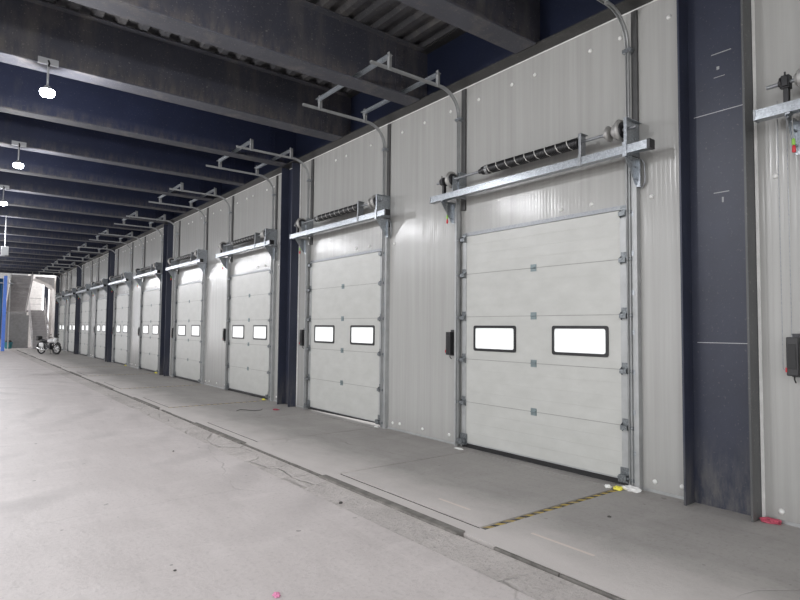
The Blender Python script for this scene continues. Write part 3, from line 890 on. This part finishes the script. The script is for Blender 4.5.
# ------------------------------------------------------------------ stair end
we = empty('wall_end', (0, 0, 0)); we['kind'] = 'structure'
MB().box(4.30, 5.28, 52.0, 52.15, 0, 6.5).build('back_panel', 'plaster', we)
MB().box(1.5, 4.30, 52.0, 52.15, 0, 6.5).build('back_panel', 'plaster_gray', we)
MB().box(2.90, 4.22, 49.2, 49.3, 0, 2.35).build('under_stair_panel', 'plaster_gray', we)
MB().box(5.56, 5.85, 50.2, 50.35, 0, 5.0).build('side_panel', 'plaster', we)
MB().box(5.73, 5.85, 46.9, 50.2, 0, 5.2).build('lobby_side', 'plaster', we)
MB().prism([(4.35, 4.92), (5.10, 4.62), (5.50, 4.25), (5.50, 5.05), (4.35, 5.05)], 'y', 47.3, 49.5).build('soffit', 'plaster', we)
r = empty('steel_post', (5.42, 51.0, 0))
MB().box(-.13, .13, -.01, .01, 0, 5.1).box(-.13, -.11, -.12, .12, 0, 5.1).box(.11, .13, -.12, .12, 0, 5.1).build('post', 'col_web', r)
tag(r, 'dark steel post standing behind the stairs at the far end of the hall', 'steel post')

def flight(name, x0, x1, y0, z0, y1, z1, n, label, under=False):
    r = empty(name, ((x0+x1)/2, y0, z0)); w = (x1-x0)/2; dy = (y1-y0)/n; dz = (z1-z0)/n
    t = MB()
    for k in range(n):
        a, b = sorted((k*dy, (k+1)*dy))
        t.box(-w+.05, w-.05, a-.015, b+.015, (k+1)*dz-.035, (k+1)*dz).box(-w+.05, w-.05, (k*dy-.012), (k*dy+.012), k*dz, (k+1)*dz-.035)
    t.build('tread', 'stair', r)
    nos = MB()
    for k in range(n): nos.box(-w+.05, w-.05, k*dy-.03, k*dy+.01, (k+1)*dz-.004, (k+1)*dz+.006)
    nos.build('nosing', 'stair_pale', r)
    for s in (-1, 1):
        m = MB().prism([(0, -.03 if z0 <= 0 else -.18), (y1-y0, z1-z0-.18), (y1-y0, z1-z0+.10), (0, .12)], 'x', s*w-.025, s*w+.025)
        m.build('stringer', 'stair_pale' , r)
    hr = MB()
    s = 1 if not under else 1
    hr.tube([(s*w, 0, .95), (s*w, y1-y0, z1-z0+.95)], .022, 8)
    hr.tube([(s*w, 0, .5), (s*w, y1-y0, z1-z0+.5)], .016, 8)
    for k in range(0, n+1, 3): hr.tube([(s*w, k*dy, k*dz), (s*w, k*dy, k*dz+.95)], .018, 8)
    hr.build('handrail', 'stair', r)
    if z0 <= 0:
        hr2 = MB().tube([(-w, 0, .95), (-w, y1-y0, z1-z0+.95)], .022, 8)
        for k in range(0, n+1, 3): hr2.tube([(-w, k*dy, k*dz), (-w, k*dy, k*dz+.95)], .018, 8)
        hr2.build('handrail', 'stair_pale', r)
    tag(r, label, 'stairs')
    return r
flight('stair_flight', 4.28, 5.28, 46.9, 0, 50.3, 2.75, 15, 'lower grey stair flight rising away at the far end, behind the motorcycle')
flight('stair_flight', 2.86, 4.10, 50.3, 2.75, 46.2, 5.0, 13, 'upper grey stair flight seen from below at the far end, left of the lower one', True)
ld = empty('stair_landing', (4.05, 50.95, 2.75))
MB().box(-1.2, 1.15, -.62, .9, -.12, 0).build('slab', 'stair', ld)
MB().tube([(-1.2, .86, .95), (1.15, .86, .95)], .02, 8).tube([(-1.2, .86, .5), (1.15, .86, .5)], .016, 8).build('railing', 'stair', ld)
tag(ld, 'grey stair landing between the two flights at the far end', 'stair landing')

# blue sheeting and post at the left of the stairs
bp = empty('blue_post', (2.44, 44.0, 0))
MB().box(-.09, .09, -.09, .09, .02, 4.75).build('upright', 'blue', bp)
MB().box(-.09, .09, -.09, .09, 0, .02).build('foot_plate', 'blue', bp)
MB().box(.05, .11, -.02, .02, 2.35, 2.47).build('clamp', 'black', bp)
tag(bp, 'bright blue upright post at the left edge before the stairs', 'post')
m = MB(); n = 40; vs = []
for k in range(n+1):
    x = 1.3+1.05*k/n; yy = 44.4+.05*math.sin(k*1.3); vs += [(x, yy, .75), (x, yy, 4.6), (x, yy+.012, .75), (x, yy+.012, 4.6)]
fs = []
for k in range(n):
    a = 4*k; b = a+4; fs += [(a, b, b+1, a+1), (a+2, a+3, b+3, b+2), (a, a+2, b+2, b), (a+1, b+1, b+3, a+3)]
m.add(vs, fs, True); o = m.build('blue_tarpaulin', 'blue_cloth', None)
tag(o, 'dark blue tarpaulin hanging in folds at the far left edge', 'tarpaulin')
MB_ = MB().box(1.0, 2.9, 44.26, 44.30, 4.28, 4.34); o = MB_.build('hanging_rail', 'light_steel', None); tag(o, 'pale horizontal rail crossing in front of the blue tarpaulin', 'rail')
o = MB().box(2.80, 2.86, 46.0, 46.06, 0, 5.05).build('white_post', 'white', None); tag(o, 'thin white post between the blue post and the stairs', 'post')
r = empty('plastic_bucket', (3.0, 48.3, 0))
MB().lathe((0, 0, 0), (0, 0, 1), [(0, .19), (.02, .20), (.42, .26), (.45, .27), (.45, .25), (.40, .24)], 20).build('bucket', 'teal', r)
MB().sphere((0, 0, .5), .2, 12, 6, (1, 1, .5)).build('contents', 'stone', r)
tag(r, 'teal bucket on the floor under the upper stairs', 'bucket')

# ------------------------------------------------------------------ motorcycle
def motorcycle(loc, rz):
    r = empty('motorcycle', loc, rz)                    # local x = forward
    def wheel(x, name):
        R_, rr = .30, .062
        t = MB().tube([(x+R_*math.cos(a), 0, .36-.0+R_*math.sin(a)) for a in [2*PI*k/28 for k in range(28)]], rr, 10, closed=True)
        w_ = t.build(name, 'tyre', r)
        q = MB().tube([(x+.235*math.cos(a), 0, .36+.235*math.sin(a)) for a in [2*PI*k/24 for k in range(24)]], .018, 8, closed=True)
        for k in range(6):
            a = 2*PI*k/6; q.cyl((x, 0, .36), (x+.235*math.cos(a), 0, .36+.235*math.sin(a)), .014, n=6)
        q.cyl((x, -.05, .36), (x, .05, .36), .05, n=14); q.cyl((x, .045, .36), (x, .052, .36), .12, n=20)
        q.build('rim', 'chrome', w_)
    wheel(-.62, 'rear_wheel'); wheel(.64, 'front_wheel')
    fk = MB()
    for s in (-1, 1): fk.tube([(.64, s*.10, .36), (.46, s*.10, .98)], .024, 8)
    fk.box(.42, .52, -.13, .13, .86, .90).build('fork', 'chrome', r)
    MB().tube([(.42, -.36, 1.06), (.44, -.22, 1.06), (.42, 0, .98), (.44, .22, 1.06), (.42, .36, 1.06)], .015, 8).tube([(.38, -.40, 1.06), (.44, -.29, 1.06)], .022, 8).tube([(.38, .40, 1.06), (.44, .29, 1.06)], .022, 8).build('handlebar', 'black', r)
    for s in (-1, 1): MB().tube([(.42, s*.25, 1.06), (.44, s*.30, 1.22)], .006, 6).sphere((.44, s*.31, 1.25), .06, 10, 6, (.35, 1, .7)).build('mirror', 'black', r)
    fr = MB().tube([(.46, 0, .92), (.15, 0, .50), (-.10, 0, .36), (-.62, .10, .38)], .026, 8).tube([(.44, 0, .86), (0, 0, .72), (-.72, 0, .76)], .026, 8).tube([(-.45, .1, .74), (-.12, .1, .38)], .02, 8).tube([(-.45, -.1, .74), (-.12, -.1, .38)], .02, 8)
    fr.build('frame', 'dark_steel', r)
    MB().box(-.18, .20, -.13, .13, .30, .56).cyl((.05, 0, .50), (.18, 0, .72), .085, n=12).cyl((.0, -.16, .40), (.0, .16, .40), .10, n=16).build('engine', 'dark_steel', r, .02)
    MB().sphere((.14, 0, .84), .22, 18, 12, (1.25, .72, .62)).build('fuel_tank', 'white_gloss', r)
    MB().sphere((-.28, 0, .84), .2, 18, 10, (1.6, .68, .36)).sphere((-.60, 0, .90), .14, 14, 8, (1.5, .85, .4)).build('seat', 'seat', r)
    MB().sphere((.55, 0, .88), .22, 18, 12, (.62, .85, 1.0)).build('front_fairing', 'white_gloss', r)
    MB().sphere((.58, 0, 1.10), .17, 14, 10, (.35, .75, 1.0)).build('windshield', 'black_plastic', r)
    MB().sphere((.675, 0, .90), .085, 14, 8, (.5, 1, .9)).build('headlamp', 'chrome', r)
    MB().tube([(.30+.36*math.cos(a)+.34, 0, .36+.385*math.sin(a)) for a in [math.radians(d) for d in range(40, 150, 10)]], .05, 8).build('front_fender', 'black_plastic', r)
    MB().tube([(-.62+.385*math.cos(a), 0, .38+.39*math.sin(a)) for a in [math.radians(d) for d in range(60, 190, 12)]], .055, 8).build('rear_fender', 'black_plastic', r)
    MB().box(-.98, -.72, -.17, .17, .86, 1.14).build('top_box', 'black_plastic', r, .05)
    for s in (-1, 1): MB().box(-.66, -.30, s*.13, s*.20, .48, .72).build('side_cover', 'white_gloss', r, .03)
    MB().tube([(.12, -.14, .40), (.0, -.17, .26), (-.3, -.19, .28)], .025, 8).cyl((-.28, -.19, .28), (-.78, -.20, .38), .045, .055, 14).build('exhaust', 'chrome', r)
    MB().tube([(-.02, .12, .30), (-.08, .26, .022)], .014, 6).tube([(-.13, .26, .016), (-.03, .26, .016)], .014, 6).build('kickstand', 'dark_steel', r)
    tag(r, 'parked white and black motorcycle before the stairs at the far end', 'motorcycle')
    return r
mc = motorcycle((4.30, 38.2, .003), math.radians(-52)); mc.scale = (.84, .84, .90)
